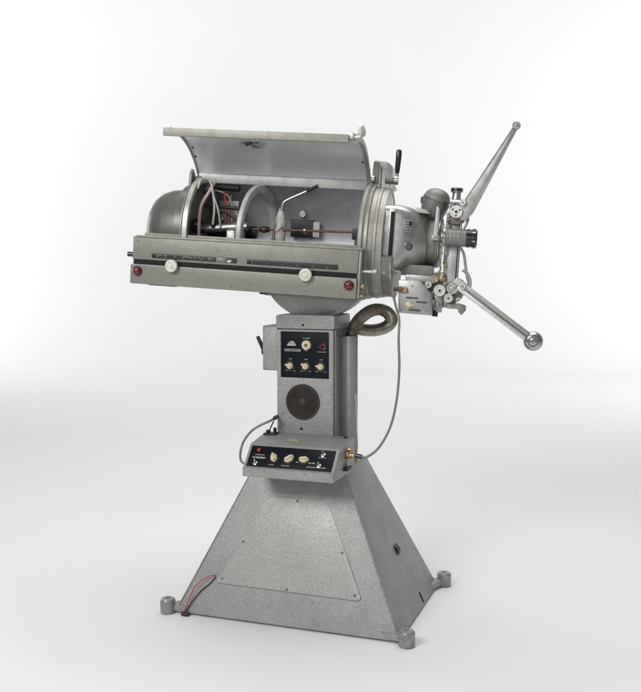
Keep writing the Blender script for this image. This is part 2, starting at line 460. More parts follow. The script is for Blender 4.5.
# ---- side duct and flexible hose
b = MB()
b.lathe([(0, .515), (.029, .515), (.029, .957), (.027, .960), (.0, .960)], M['hammer'], (.1265, .045, 0), (0, 0, 1), 36)
b.box(.1046, .1265, .017, .073, .516, .958, M['hammer'], .001)
duct = b.build('side_duct', root)
hp = [(.132, .045, .955), (.140, .045, .985), (.163, .04, 1.018), (.203, .03, 1.047), (.238, .03, 1.055), (.266, .045, 1.042), (.272, .07, 1.016), (.250, .09, .992), (.21, .10, .978), (.165, .11, .976), (.110, .128, .982), (.05, .135, .99), (.02, .125, .995)]
b = MB()
b.tube(hp, .021, M['hose'], seg=20, sub=32, rf=lambda i, n: .021 + .0012 * math.sin(i * PI / 2))
b.cyl((.131, .045, .954), (.134, .045, .966), .0225, M['dark'])
b.build('corrugated_hose', root)

# thin white strand down the duct
b = MB()
b.tube([(.163, .0, .760), (.168, -.005, .69), (.172, -.01, .632), (.176, -.02, .575), (.176, -.05, .545), (.172, -.09, .530), (.160, -.11, .515), (.14, -.115, .516)], .0022, M['pink'], 8, 8)
b.build('thin_wire', root)

# ---- head frame: the lamphouse is swung and tilted on its cradle
yaw, tilt = .145, .063
HT = Matrix.Translation((.002, .019, 1.299)) @ Matrix.Rotation(yaw, 4, 'Z') @ Matrix.Rotation(tilt, 4, 'Y')
R = .191

# cradle
b = MB()
cx, cz, cr = .020, -.085, .192
arc = [(cx + cr * math.cos(a), cz + cr * math.sin(a)) for a in [math.radians(d) for d in range(-142, -37, 4)]]
b.prism([p for p in arc], -.066, .110, 1, M['hammer'], .002)
b.box(-.150, .180, -.075, .115, -.205, -.188, M['hammer_dark'], .002)
b.box(-.158, -.135, -.115, -.08, -.201, -.189, M['dark'], .002)
cradle = b.build('cradle', root, HT)
b = MB()
arc2 = [(cx + (cr - .016) * math.cos(a), cz + (cr - .016) * math.sin(a)) for a in [math.radians(d) for d in range(-140, -39, 4)]]
b.prism(arc2, -.0685, -.0655, 1, M['hammer'], .001); b.build('face_plate', cradle)

# front housing (long shallow trough with two setting strips)
X0, X1, YF, ZT, ZB = -.578, .199, -.235, -.028, -.189
b = MB()
b.box(X0, X1, YF, -.228, -.106, ZT, M['hammer_warm'], .0025)
b.box(X0 + .004, X1 - .004, -.232, -.224, -.128, -.100, M['hole'], 0)
b.box(X0 + .002, X1 - .002, -.227, -.06, ZB + .002, ZB + .010, M['hammer_warm'], .002)
b.box(X0, X0 + .006, -.228, -.04, ZB, ZT, M['hammer_warm'], .002)
b.box(X1 - .006, X1 + .001, -.2275, -.02, ZB, ZT - .001, M['hammer_warm'], .002)
fh = b.build('front_housing', root, HT)
b = MB()
lp = round_poly([(X0 - .004, ZB), (X1, ZB), (X1, -.1225), (X0 - .004, -.1225)], .006)
b.prism(lp, YF - .004, -.226, 1, M['hammer_warm'], .0018)
lowp = b.build('lower_panel', fh)
b = MB()
b.box(X0 + .012, X1 + .012, -.240, -.180, ZT - .002, ZT + .004, M['olive'], .0018)
b.box(X0 + .02, X1, -.184, -.178, ZT + .0035, ZT + .014, M['olive'], .0015)
b.build('top_ledge', fh)
# left end bits
b = MB()
b.cyl((X0, -.205, -.091), (X0 - .030, -.205, -.091), .0085, M['bakelite']); b.cyl((X0, -.205, -.091), (X0 - .010, -.205, -.091), .006, M['steel_dull'])
b.build('end_stub', fh)
for x, z in ((-.560, -.044), (-.560, -.068), (-.560, -.092), (.176, -.046), (.176, -.094)):
    screw('screw', (x, YF, z), (0, -1, 0), .0032, fh)
for x, z in ((-.222, -.172), (.150, -.180)): screw('screw', (x, YF - .004, z), (0, -1, 0), .0042, fh, m=M['brass'])
for x0 in (-.53, -.48):
    b = MB(); b.box(x0, x0 + .045, -.20, -.16, ZB - .004, ZB + .001, M['dark'], .001); b.build('rest_pad', fh)
# setting strips
for a0, a1 in ((-.509, -.209), (-.175, .134)):
    b = MB()
    b.prism(round_rect(a0, a1, -.0985, -.0815, .003), YF - .0012, YF + .001, 1, M['black'], .0003)
    x = a0 + .018
    k = 0
    while x < a1 - .015:
        h = .0045 if k % 5 == 0 else .0025
        b.box(x, x + (.0016 if k % 5 == 0 else .0008), YF - .0017, YF - .0011, -.0955, -.0955 + h, M['print'], 0)
        if a0 < -.3 and random.random() < .55: b.box(x + .001, x + .004, YF - .0016, YF - .0011, -.0895, -.0870, M['print'], 0)
        x += .0062 if a0 < -.3 else .0102; k += 1
    for xx in (a0 + .007, a1 - .007): b.cyl((xx, YF - .001, -.090), (xx, YF - .003, -.090), .0042, M['dark'], seg=16)
    b.build('scale_strip', fh)
b = MB()
b.box(-.280, -.2495, YF - .0022, YF - .0012, -.0985, -.0835, M['plate'], .0003)
b.prism([(-.247, -.0955), (-.232, -.0975), (-.226, -.0895), (-.238, -.091)], YF - .0035, YF - .001, 1, M['white'], .0004)
b.build('scale_pointer', fh)
# channel knobs and red lamps
for kx in (-.432, .030):
    b = MB()
    b.cyl((kx, -.222, -.121), (kx, YF - .012, -.121), .010, M['steel_dull'])
    b.lathe([(.006, .008), (.019, .009), (.0215, .012), (.0215, .019), (.0195, .0225), (.0125, .0235), (.0115, .0215), (.0085, .0215), (.0075, .0245), (0, .0255)], M['white'], (kx, YF, -.121), (0, -1, 0), 36)
    b.build('sliding_knob', fh)
for kx in (-.556, .174):
    b = MB()
    b.lathe([(0, 0), (.0165, 0), (.0165, .004), (.0145, .006)], M['dark'], (kx, YF - .004, -.1455), (0, -1, 0), 30)
    b.lathe([(.0145, .005), (.0145, .008), (.0125, .0135), (.008, .017), (0, .0185)], M['red'], (kx, YF - .004, -.1455), (0, -1, 0), 30)
    b.build('red_lamp', fh)
# right end fittings
b = MB()
b.box(X1 + .001, X1 + .009, -.232, -.200, -.185, -.030, M['olive'], .0015)
for z in (-.05, -.10, -.16): b.cyl((X1 + .009, -.216, z), (X1 + .013, -.216, z), .004, M['brass'], seg=6)
b.cyl((X1 + .004, -.205, -.098), (X1 + .050, -.205, -.098), .0055, M['steel']); b.cyl((X1 + .046, -.205, -.098), (X1 + .060, -.205, -.098), .009, M['steel_dull'])
b.cyl((X1 + .004, -.212, -.148), (X1 + .022, -.212, -.148), .009, M['brass']); b.cyl((X1 + .004, -.212, -.178), (X1 + .018, -.212, -.178), .007, M['brass'])
b.build('end_fittings', fh)

# ---- barrel (lamphouse drum), open at the upper front
def arc_shell(b, r0, r1, x0, x1, a0, a1, m_out, m_in, seg=48, m_edge=None):
    m_edge = m_edge or m_out
    rings = []
    for x in (x0, x1):
        for r in (r0, r1):
            rings.append([b.bm.verts.new((x, r * math.cos(a0 + (a1 - a0) * k / seg), r * math.sin(a0 + (a1 - a0) * k / seg))) for k in range(seg + 1)])
    A, B, C_, D = rings   # x0 inner, x0 outer, x1 inner, x1 outer
    G = {}
    for k in range(seg):
        G.setdefault('out', []).append(b.bm.faces.new([B[k], B[k + 1], D[k + 1], D[k]]))
        G.setdefault('in', []).append(b.bm.faces.new([A[k], C_[k], C_[k + 1], A[k + 1]]))
        G.setdefault('e', []).append(b.bm.faces.new([A[k], A[k + 1], B[k + 1], B[k]]))
        G.setdefault('e', []).append(b.bm.faces.new([C_[k], D[k], D[k + 1], C_[k + 1]]))
    G['e'].append(b.bm.faces.new([A[0], B[0], D[0], C_[0]])); G['e'].append(b.bm.faces.new([A[-1], C_[-1], D[-1], B[-1]]))
    bmesh.ops.recalc_face_normals(b.bm, faces=[f for g in G.values() for f in g])
    b._fin(G['out'], m_out, None); b._fin(G['in'], m_in, None); b._fin(G['e'], m_edge, None)
b = MB()
arc_shell(b, .181, .187, -.432, .262, math.radians(-172), math.radians(86), M['hammer_dark'], M['inner'], 60)
arc_shell(b, .10, .184, .262, .300, math.radians(-165), math.radians(-12), M['cast_dark'], M['cast_dark'], 40)
b.cyl((.2625, 0, 0), (.256, 0, 0), .187, M['cast'], seg=60)
b.cyl((-.432, 0, 0), (-.466, 0, 0), .165, M['dome'], seg=60)
b.cyl((-.4275, 0, 0), (-.4325, 0, 0), .187, M['ringw'], seg=60)
drum = b.build('lamphouse_drum', root, HT)
b = MB(); arc_shell(b, .1805, .191, .215, .240, math.radians(-172), math.radians(100), M['cast_dark'], M['inner'], 50); 
arc_shell(b, .184, .187, .292, .2995, math.radians(-165), math.radians(-12), M['steel_dull'], M['cast_dark'], 40); b.build('drum_band', drum)
# left end ring + right end ring
b = MB()
arc_shell(b, .177, .194, -.422, -.406, 0, 2 * PI - .0001, M['hoop'], M['hoop'], 72, M['hoop'])
b.build('end_ring', drum)
b = MB()
b.lathe([(.172, .183), (.196, .183), (.1995, .187), (.1995, .197), (.196, .201), (.194, .203), (.196, .206), (.196, .214), (.190, .218), (.1885, .232), (.192, .235), (.192, .243), (.1885, .246), (.187, .264), (.172, .264)],
        M['ringw'], (0, 0, 0), (1, 0, 0), 90)
b.build('end_ring', drum)
b = MB()
b.cyl((.186, 0, 0), (.204, 0, 0), .180, M['inner'], seg=60); b.build('end_wall', drum)
# dome behind the reflector
b = MB()
b.lathe([(.150, .462), (.146, .515), (.135, .548), (.117, .573), (.092, .589), (.060, .598), (.025, .601), (0, .601)], M['dome'], (0, 0, 0), (-1, 0, 0), 56)
b.build('reflector_dome', root, HT)
# reflector and baffles inside
b = MB()
b.lathe([(.179, -.216), (.180, -.203), (.177, -.200), (.155, -.201), (.153, -.204), (.153, -.228), (.155, -.230), (.176, -.218)], M['hoop'], (0, 0, 0), (1, 0, 0), 72, X=Matrix.Translation((-.19, 0, 0)) @ Matrix.Rotation(math.radians(-9), 4, 'Z') @ Matrix.Translation((.198, 0, 0)))
b.build('baffle_ring', drum)
b = MB()
b.box(-.392, -.315, .115, .122, .03, .125, M['ringm'], .002); b.box(-.392, -.315, .113, .116, .02, .03, M['dark'], .001)
b.build('rear_vent_plate', drum)

# arc lamp mechanism
b = MB()
b.cyl((-.445, -.03, .012), (-.27, -.03, .030), .017, M['steel_dull'])
b.cyl((-.43, .02, .005), (-.25, .02, .012), .022, M['dark'])
b.cyl((-.40, -.02, .030), (-.385, -.02, .030), .030, M['dark'])
b.box(-.44, -.26, -.05, .07, -.060, -.018, M['dark'], .004)
b.box(-.34, -.31, -.055, -.02, -.05, .012, M['steel_dull'], .003); b.box(-.30, -.28, -.055, -.02, -.05, .012, M['ringm'], .003)
b.cyl((-.455, -.07, .022), (-.425, -.07, .022), .026, M['bakelite'])
b.cyl((-.452, -.09, -.03), (-.425, -.09, -.005), .009, M['steel_dull'])
b.cyl((-.445, 0, .098), (-.29, 0, .092), .006, M['dark']); b.cyl((-.43, .05, .172), (-.33, .05, .168), .014, M['dark'])
b.cyl((-.44, -.02, .15), (-.41, -.02, .155), .018, M['glass'])
mech = b.build('lamp_mechanism', root, HT @ Matrix.Translation((.035, 0, 0)))
b = MB(); b.tube([(-.393, -.05, .180), (-.405, -.07, .145), (-.4255, -.09, .094), (-.4275, -.10, .04), (-.426, -.10, -.014), (-.420, -.10, -.04)], .0058, M['pink'], 10, 8); b.build('pink_wire', mech)
b = MB(); b.tube([(-.372, .0, .150), (-.366, 0, .10), (-.359, 0, .06), (-.361, 0, .02)], .0035, M['redp'], 10, 8); b.build('red_wire', mech)
b = MB(); b.tube([(-.41, .03, .16), (-.40, .04, .10), (-.385, .04, .05), (-.38, .02, .02)], .0035, M['bakelite'], 10, 8)
b.tube([(-.395, -.08, .150), (-.37, -.07, .08), (-.365, -.05, .02)], .003, M['ceramic'], 10, 8); b.build('loose_wire', mech)
for P, rr, mm in (([(-.435, -.11, .150), (-.425, -.10, .185), (-.40, -.08, .175), (-.385, -.07, .10), (-.39, -.06, .03)], .0040, 'ceramic'),
                  ([(-.415, .02, .155), (-.37, .03, .140), (-.34, .02, .09), (-.30, .0, .05)], .0030, 'pink'),
                  ([(-.36, .04, .14), (-.355, .05, .06), (-.35, .04, .0)], .0050, 'steel_dull'),
                  ([(-.405, -.02, .05), (-.37, -.03, .075), (-.33, -.03, .060), (-.30, -.03, .035)], .0032, 'bakelite')):
    b = MB(); b.tube(P, rr, M[mm], 10, 8); b.build('brightening_tube', mech)  # tubes added to make the left of the drum interior look brighter
# feed rod
b = MB()
b.cyl((-.262, 0, .022), (.150, 0, .033), .0042, M['copper'])
b.cyl((-.20, 0, .0235), (-.165, 0, .0245), .0095, M['dark']); b.cyl((-.19, 0, .0238), (-.176, 0, .024), .012, M['copper'])
b.cyl((-.04, 0, .028), (-.030, 0, .028), .010, M['brass'])
rod = b.build('feed_rod', root, HT)
b = MB()
b.box(.136, .162, -.014, .014, .006, .046, M['dark'], .003); b.box(.146, .156, -.010, .010, -.022, .008, M['dark'], .002)
b.prism([(.150, -.020), (.162, -.020), (.156, -.034)], -.01, .01, 1, M['dark'], .001)
b.build('rod_bearing', rod)
# electrode holder
b = MB()
b.lathe([(0, -.105), (.020, -.105), (.021, -.06), (.017, -.035), (.019, -.010), (.022, .030), (.019, .060), (.012, .088), (.006, .105), (0, .110)], M['ceramic'], (-.128, .015, 0), (0, 0, 1), 22)
for z, a in ((.02, 1.1),): b.cyl((-.128 - .02 * math.cos(a), -.005, z), (-.128 + .022 * math.cos(a), -.008, z + .02), .006, M['ceramic'])
b.cyl((-.150, 0, -.02), (-.142, -.002, .045), .005, M['steel_dull'])
elec = b.build('electrode_holder', root, HT)
b = MB(); b.tube([(-.126, .01, .085), (-.122, .01, .118), (-.106, .01, .133), (-.060, .01, .156), (-.035, .01, .168)], .0058, M['steel'], 12, 6); b.cyl((-.040, .01, .166), (.0, .01, .187), .006, M['dark']); b.build('contact_arm', elec)
# rear window and peep dial
b = MB()
b.box(-.118, -.036, .150, .158, .012, .066, M['glass'], .001)
b.box(-.036, -.012, .146, .156, .010, .066, M['ceramic'], .002)
b.box(-.122, -.036, .153, .163, .006, .072, M['dark'], .001)
b.build('rear_window', drum)
b = MB(); b.lathe([(0, 0), (.010, 0), (.011, .005), (.0145, .006), (.0155, .003), (.0155, -.02)], M['steel_dull'], (-.080, .150, .096), (0, -1, 0), 28)
b.lathe([(0, .004), (.009, .004), (.009, .0)], M['ringm'], (-.080, .150, .096), (0, -1, 0), 28); b.build('peep_dial', drum)

# ---- lid
th = .785398 + .419; RL = .215; YH = .03; ZH = .193
def lidp(t, off=0.0):
    rr = RL + off
    u = rr * math.sin(t); w = rr * math.cos(t) - RL
    return (YH - (u * math.cos(th) - w * math.sin(th)), ZH + u * math.sin(th) + w * math.cos(th))
def flare(x, t):   # the lid is a little wider at its front edge
    return x - .026 * math.sin(t) if x < 0 else x - .012 * math.sin(t)
def lid_shell(b, x0, x1, o0, o1, m_in, m_out, t0=0.0, t1=PI / 2, seg=28):
    pts = []; n = seg + 1
    for x in (x0, x1):
        for off in (o0, o1):
            for k in range(n):
                tt = t0 + (t1 - t0) * k / seg; y, z = lidp(tt, off); pts.append(b.bm.verts.new((flare(x, tt), y, z)))
    A = pts[0:n]; B = pts[n:2 * n]; A2 = pts[2 * n:3 * n]; B2 = pts[3 * n:]
    fi = []; fo = []; fe = []
    for k in range(seg):
        fi.append(b.bm.faces.new([A[k], A2[k], A2[k + 1], A[k + 1]])); fo.append(b.bm.faces.new([B[k], B[k + 1], B2[k + 1], B2[k]]))
        fe.append(b.bm.faces.new([A[k], A[k + 1], B[k + 1], B[k]])); fe.append(b.bm.faces.new([A2[k], B2[k], B2[k + 1], A2[k + 1]]))
    fe.append(b.bm.faces.new([A[0], B[0], B2[0], A2[0]])); fe.append(b.bm.faces.new([A[-1], A2[-1], B2[-1], B[-1]]))
    bmesh.ops.recalc_face_normals(b.bm, faces=fi + fo + fe)
    b._fin(fi, m_in, None); b._fin(fo + fe, m_out, None)
LX0, LX1 = -.446, .186
b = MB(); lid_shell(b, LX0 + .002, LX1 - .002, .0, .0035, M['lid_lining'], M['hammer'])
lid = b.build('lid', root, HT)
for x0, x1 in ((LX0, LX0 + .006), (LX1 - .012, LX1)):
    b = MB(); lid_shell(b, x0, x1, -.010 if x1 > 0 else -.006, .006, M['olive'], M['olive']); b.build('end_rib', lid)
yt, zt = lidp(PI / 2)
b = MB()
b.box(LX0 - .034, LX1 - .040, yt - .012, yt + .006, zt - .008, zt + .018, M['olive'], .002)
fr_ = b.build('front_rail', lid)
for x in (-.455, -.25, -.12, .06): screw('screw', (x, yt - .003, zt + .018), (0, 0, 1), .006 if x < -.4 else .0035, fr_)
yh, zh = lidp(.07)
b = MB(); b.box(LX0 + .004, LX1 - .012, yh - .012, yh - .004, zh - .026, zh + .006, M['ringm'], .003); b.build('hinge_rail', lid)
for x, t in ((LX1 - .035, 1.30), (LX1 - .022, .45), (LX0 + .03, 1.2), (LX0 + .015, .62), (LX0 + .012, .42)):
    y, z = lidp(t, -.0005); yc, zc_ = lidp(t, -RL)
    screw('screw', (flare(x, t), y, z), (0, yc - y, zc_ - z), .004, lid, m=M['dark'])
b = MB()
b.cyl((LX1 - .036, yt + .004, zt + .016), (LX1 - .006, yt + .004, zt + .026), .0042, M['steel_dull'])
b.box(LX1 - .042, LX1 - .024, yt - .006, yt + .012, zt + .004, zt + .024, M['steel_dull'], .002)
b.lathe([(0, 0), (.006, 0), (.012, .003), (.0195, .006), (.0205, .010), (.018, .015), (.010, .018), (0, .0185)], M['white'], (LX1 - .010, yt + .004, zt + .030), (1, -.35, .15), 32)
b.build('lid_knob', lid)
# hinge barrels
for x in (LX0 - .004, LX1 - .004):
    b = MB(); b.cyl((x, YH - .02, R - .002), (x + .022, YH - .02, R - .002), .012, M['cast_dark']); b.cyl((x + .020, YH - .02, R - .002), (x + .024, YH - .02, R - .002), .007, M['steel']); b.build('hinge', lid)
b = MB()
b.prism([(-.035, .140), (-.004, .150), (.018, .200), (-.010, .225), (-.030, .205)], LX0 - .016, LX0 - .006, 0, M['cast_dark'], .002); b.build('hinge_bracket', lid)

# ---- hinge block with lever on top right
b = MB()
b.prism(round_poly([(.190, .182), (.262, .178), (.262, .262), (.246, .278), (.196, .282)], .008), -.010, .070, 1, M['cast'], .003)
b.box(.196, .216, -.016, -.008, .200, .276, M['olive'], .002)
b.cyl((.192, -.022, .216), (.205, -.022, .216), .013, M['steel'])
b.box(.222, .226, -.016, -.006, .182, .262, M['cast_dark'], .001)
b.prism([(.255, .17), (.275, .19), (.262, .22)], -.01, .06, 1, M['cast'], .002)
hb = b.build('hinge_block', root, HT)
b = MB()
b.cyl((.240, -.012, .217), (.272, -.012, .217), .013, M['cast_dark'])
b.cyl((.270, -.012, .217), (.286, -.012, .217), .0155, M['steel'])
b.cyl((.279, -.012, .225), (.279, -.012, .250), .006, M['steel'])
b.lathe([(0, 0), (.0065, 0), (.0085, .012), (.0105, .055), (.0105, .070), (.008, .080), (0, .083)], M['bakelite'], (.279, -.012, .240), (.02, 0, 1), 22)
b.build('lever_handle', hb)

# ---- adapter casting between drum and lens
def loft(b, secs, m, seg=48, low=None):
    rows = []
    for x, cy_, cz_, hy, hz, e in secs:
        row = []
        for k in range(seg):
            t = 2 * PI * k / seg; c, s = math.cos(t), math.sin(t)
            ee = e
            if s < 0 and low: ee = max(2, e - low(x))
            row.append(b.bm.verts.new((x, cy_ + hy * math.copysign(abs(c) ** (2 / ee), c), cz_ + hz * math.copysign(abs(s) ** (2 / ee), s))))
        rows.append(row)
    fs = [b.bm.faces.new(rows[0]), b.bm.faces.new(rows[-1])]
    for A, B in zip(rows, rows[1:]):
        for k in range(seg): fs.append(b.bm.faces.new([A[k], A[(k + 1) % seg], B[(k + 1) % seg], B[k]]))
    bmesh.ops.recalc_face_normals(b.bm, faces=fs); b._fin(fs, m, None)
b = MB()
secs = [(.256, 0, .017, .146, .110, 7), (.260, 0, .017, .152, .113, 8), (.300, 0, .017, .152, .113, 8), (.320, 0, .016, .151, .112, 7), (.342, 0, .016, .147, .109, 5.5),
        (.362, 0, .016, .138, .105, 4), (.380, 0, .016, .122, .100, 3), (.392, 0, .0155, .106, .096, 2.4), (.402, 0, .0155, .096, .092, 2)]
loft(b, secs, M['cast'], 96, low=lambda x: max(0, min(1, (x - .285) / .045)) * 3.4)
b.box(.268, .281, -.158, -.10, -.102, -.060, M['cast'], .004)
b.prism([(.281, .112), (.302, .112), (.302, -.046), (.306, -.090), (.281, -.094)], -.1535, -.149, 1, M['cast'], .0015)
adap = b.build('adapter_casting', root, HT, 40)
b = MB(); b.box(.2845, .2985, -.1542, -.1500, -.046, .104, M['hole'], .0006); b.build('vent_slot_shade', adap)  # raised black sheet, painted shade in place of a cut slot
b = MB(); b.prism(round_rect(.328, .358, .030, .080, .004), -.1535, -.146, 1, M['plate'], .0008)
for k in range(5): dashes(b, .331, .355, .073 - k * .009, .003, M['dark'], -.1535)
b.box(.347, .356, -.1545, -.1535, .060, .074, M['hole'], 0)
b.build('nameplate', adap)
b = MB(); b.cyl((.352, -.146, -.008), (.352, -.160, -.008), .011, M['steel']); b.cyl((.352, -.159, -.008), (.352, -.172, -.008), .0125, M['bakelite'], r1=.0105); b.build('round_knob', adap)
b = MB()
b.prism([(.340, .128), (.395, .119), (.412, .104), (.34, .108)], -.10, .10, 1, M['cast'], .003)
b.build('top_rib', adap)

# ---- round cap above the lens
b = MB()
b.lathe([(.030, -.055), (.040, -.040), (.0455, -.014), (.0485, .0), (.0485, .004), (.0455, .006), (.0455, .010), (.048, .012), (.048, .018), (.0445, .022), (.041, .032), (.030, .043), (.015, .049), (0, .050)],
        M['cast_dark'], (.418, -.015, .146), (.25, -.1, 1), 44)
cap2 = b.build('round_cap', root, HT)
b = MB(); b.cyl((.368, -.02, .150), (.380, -.02, .157), .006, M['dark']); b.cyl((.372, -.02, .143), (.372, -.02, .166), .0045, M['dark']); b.build('latch_pin', cap2)

# ---- lens mount
b = MB(); LZ = .0155
b.lathe([(0, .396), (.086, .396), (.088, .400), (.088, .408), (.0865, .410), (.0865, .430), (.089, .432), (.089, .438), (.086, .440), (.082, .442), (.080, .448), (0, .448)], M['cast_dark'], (0, 0, LZ), (1, 0, 0), 60)
b.lathe([(.0862, .4385), (.0885, .4395), (.0885, .4425), (.086, .4435)], M['steel_dull'], (0, 0, LZ), (1, 0, 0), 60)
lm = b.build('lens_mount', root, HT)
for k in range(8):
    a = k * PI / 4 + .25; y, z = .070 * math.cos(a), .070 * math.sin(a)
    screw('screw', (.4485, y, LZ + z), (1, 0, 0), .004, lm)
b = MB()
lc = (0, -.10, .0315)
prof = [(0, .465), (.030, .465), (.030, .471), (.029, .472)]
x = .472
while x < .520: prof += [(.029, x), (.0293, x + .001), (.0293, x + .004), (.029, x + .005)]; x += .012
prof += [(.029, .528), (.0285, .535)]
b.lathe(prof, M['cast_dark'], lc, (1, 0, 0), 44)
b.lathe([(.0285, .534), (.031, .536), (.031, .545), (.0295, .546), (.0295, .552), (.031, .553), (.031, .566), (.027, .569), (.025, .566), (.022, .555), (0, .553)], M['bakelite'], lc, (1, 0, 0), 44)
for k in range(20):
    a = 2 * PI * k / 20
    b.box(.554, .5655, -.0025, .0025, .0305, .0322, M['steel_dull'] if k % 3 == 0 else M['bakelite'], .0003, Matrix.Translation(lc) @ Matrix.Rotation(a, 4, 'X'))
b.cyl((.452, -.070, .0315), (.470, -.10, .0315), .020, M['cast'])
b.cyl((.4595, -.10, .0315), (.4655, -.10, .0315), .033, M['steel'], seg=40)
b.build('lens_tube', lm)
b = MB(); b.prism([(.424, .030), (.440, .030), (.440, .120), (.434, .132), (.430, .128)], -.112, -.092, 1, M['ringm'], .002); b.box(.420, .446, -.104, -.088, .018, .036, M['cast'], .003); b.build('focus_fin', lm)

# ---- turret bracket with knobs
ty = -.06
b = MB()
b.prism(round_poly([(.470, .150), (.515, .150), (.527, .120), (.522, .085), (.500, .075), (.470, .078)], .006), ty - .012, ty + .03, 1, M['cast_dark'], .002)
b.box(.462, .508, ty + .004, ty + .022, -.205, .09, M['cast'], .003)
b.box(.478, .506, ty - .014, ty + .003, -.120, .004, M['ringm'], .004)
b.cyl((.511, ty - .002, -.12), (.511, ty - .002, .08), .0045, M['steel'])
b.cyl((.468, ty - .004, .02), (.468, ty - .004, .10), .006, M['steel_dull'])
b.box(.462, .478, ty - .020, ty, .045, .075, M['cast_dark'], .003)
b.prism(round_poly([(.405, -.115), (.53, -.105), (.548, -.130), (.530, -.175), (.500, -.195), (.43, -.18), (.40, -.14)], .008), ty - .012, ty + .02, 1, M['cast_dark'], .002)
tur = b.build('reel_bracket', root, HT)
b = MB()
b.lathe([(0, 0), (.016, 0), (.014, .010), (.014, .022), (.020, .026), (.020, .036), (.018, .039), (0, .040)], M['steel_dull'], (.490, ty - .01, .158), (0, 0, 1), 30)
b.lathe([(.0203, .028), (.0206, .030), (.0206, .034), (.0203, .036)], M['bakelite'], (.490, ty - .01, .158), (0, 0, 1), 30)
b.build('cap_knob', tur)
def roller(name, x, z, r, d=.022, y=ty - .012, m='bright', inner='steel', hub=None, y2=None):
    b = MB()
    b.lathe([(0, 0), (r * .8, 0), (r * .8, d * .35), (r, d * .42), (r, d * .9), (r * .92, d), (r * .68, d), (r * .62, d * .90), (r * .40, d * .90), (r * .36, d * 1.03), (0, d * 1.05)], M[m], (x, y, z), (0, -1, 0), 34)
    b.lathe([(0, d * 1.06), (r * .22, d * 1.06), (r * .24, d)], M['dark' if hub is None else hub], (x, y, z), (0, -1, 0), 18)
    return b.build(name, tur)
r_ = roller('roller', .494, .117, .0215, .026, m='bright')
for a in (.5, 2.6, 4.7): screw('screw', (.494 + .0135 * math.cos(a), ty - .0385, .117 + .0135 * math.sin(a)), (0, -1, 0), .003, r_, m=M['dark'])
roller('roller', .513, .148, .011, .030, m='bright')
roller('roller', .478, .142, .008, .020, m='steel_dull')
roller('roller', .459, -.147, .0205, .030, m='bright')
r_ = roller('roller', .500, -.137, .0205, .022, m='steel', hub='steel')
for a in (.2, 2.3, 4.4): screw('screw', (.500 + .0125 * math.cos(a), ty - .035, -.137 + .0125 * math.sin(a)), (0, -1, 0), .003, r_, m=M['steel_dull'])
roller('roller', .420, -.130, .012, .036, m='bright')
roller('roller', .490, -.170, .0155, .034, m='bright')
roller('roller', .533, -.128, .0115, .036, m='bright')
roller('roller', .523, -.173, .0075, .030, m='white')
b = MB()
b.box(.440, .470, ty - .02, ty + .01, -.222, -.165, M['cast'], .004); b.box(.448, .462, ty - .028, ty - .02, -.205, -.185, M['steel_dull'], .003)
b.cyl((.448, ty - .01, -.215), (.446, ty - .01, -.236), .011, M['bakelite'])
b.box(.474, .486, ty - .014, ty + .006, -.205, -.165, M['steel_dull'], .003)
b.build('lower_catch', tur)
b = MB()
b.box(.486, .534, ty - .02, ty + .01, -.206, -.188, M['olive'], .003)
b.prism([(.520, -.186), (.548, -.192), (.550, -.208), (.536, -.226), (.524, -.214)], ty - .018, ty + .008, 1, M['cast_dark'], .003)
b.build('film_gate', tur)
b = MB()
b.cyl((.430, ty - .02, -.098), (.452, ty - .02, -.106), .010, M['brass']); b.cyl((.444, ty - .04, -.112), (.444, ty, -.112), .009, M['brass'])
b.cyl((.462, ty - .03, -.094), (.462, ty, -.094), .008, M['brass']); b.cyl((.405, ty - .02, -.10), (.425, ty - .02, -.10), .008, M['dark'])
b.box(.342, .440, ty - .04, ty + .03, -.125, -.100, M['cast'], .004); b.box(.325, .430, ty - .03, ty + .06, -.104, -.066, M['cast_dark'], .004)  # last dark box added to fill the gap under the casting with shade
b.build('pipe_fitting_and_gap_shade', tur)
for x, z, r, h, mm in ((.447, -.094, .010, .020, 'steel_dull'), (.468, -.108, .008, .026, 'brass'), (.436, -.158, .009, .020, 'steel_dull'), (.474, -.122, .007, .018, 'bright'),
                       (.516, -.152, .006, .022, 'steel_dull'), (.470, .108, .009, .018, 'steel_dull'), (.468, .088, .006, .022, 'brass'), (.512, .094, .007, .020, 'steel_dull'),
                       (.404, -.150, .008, .022, 'steel_dull'), (.472, -.022, .008, .016, 'steel_dull'), (.472, -.062, .007, .014, 'brass')):
    b = MB(); b.cyl((x, ty + .005, z), (x, ty - h, z), r, M[mm], seg=20, bev=.0015); b.cyl((x, ty - h + .001, z), (x, ty - h - .004, z), r * .5, M['cast_dark'], seg=6); b.build('clamp_bolt', tur)
b = MB()
b.tube([(.446, ty - .02, -.045), (.456, ty - .03, -.070), (.452, ty - .03, -.098), (.462, ty - .02, -.120)], .0035, M['steel_dull'], 10, 8)
b.tube([(.466, ty - .01, .05), (.462, ty - .02, .02), (.466, ty - .01, -.02), (.464, ty - .012, -.06)], .004, M['steel'], 10, 8)
b.build('link_rod', tur)

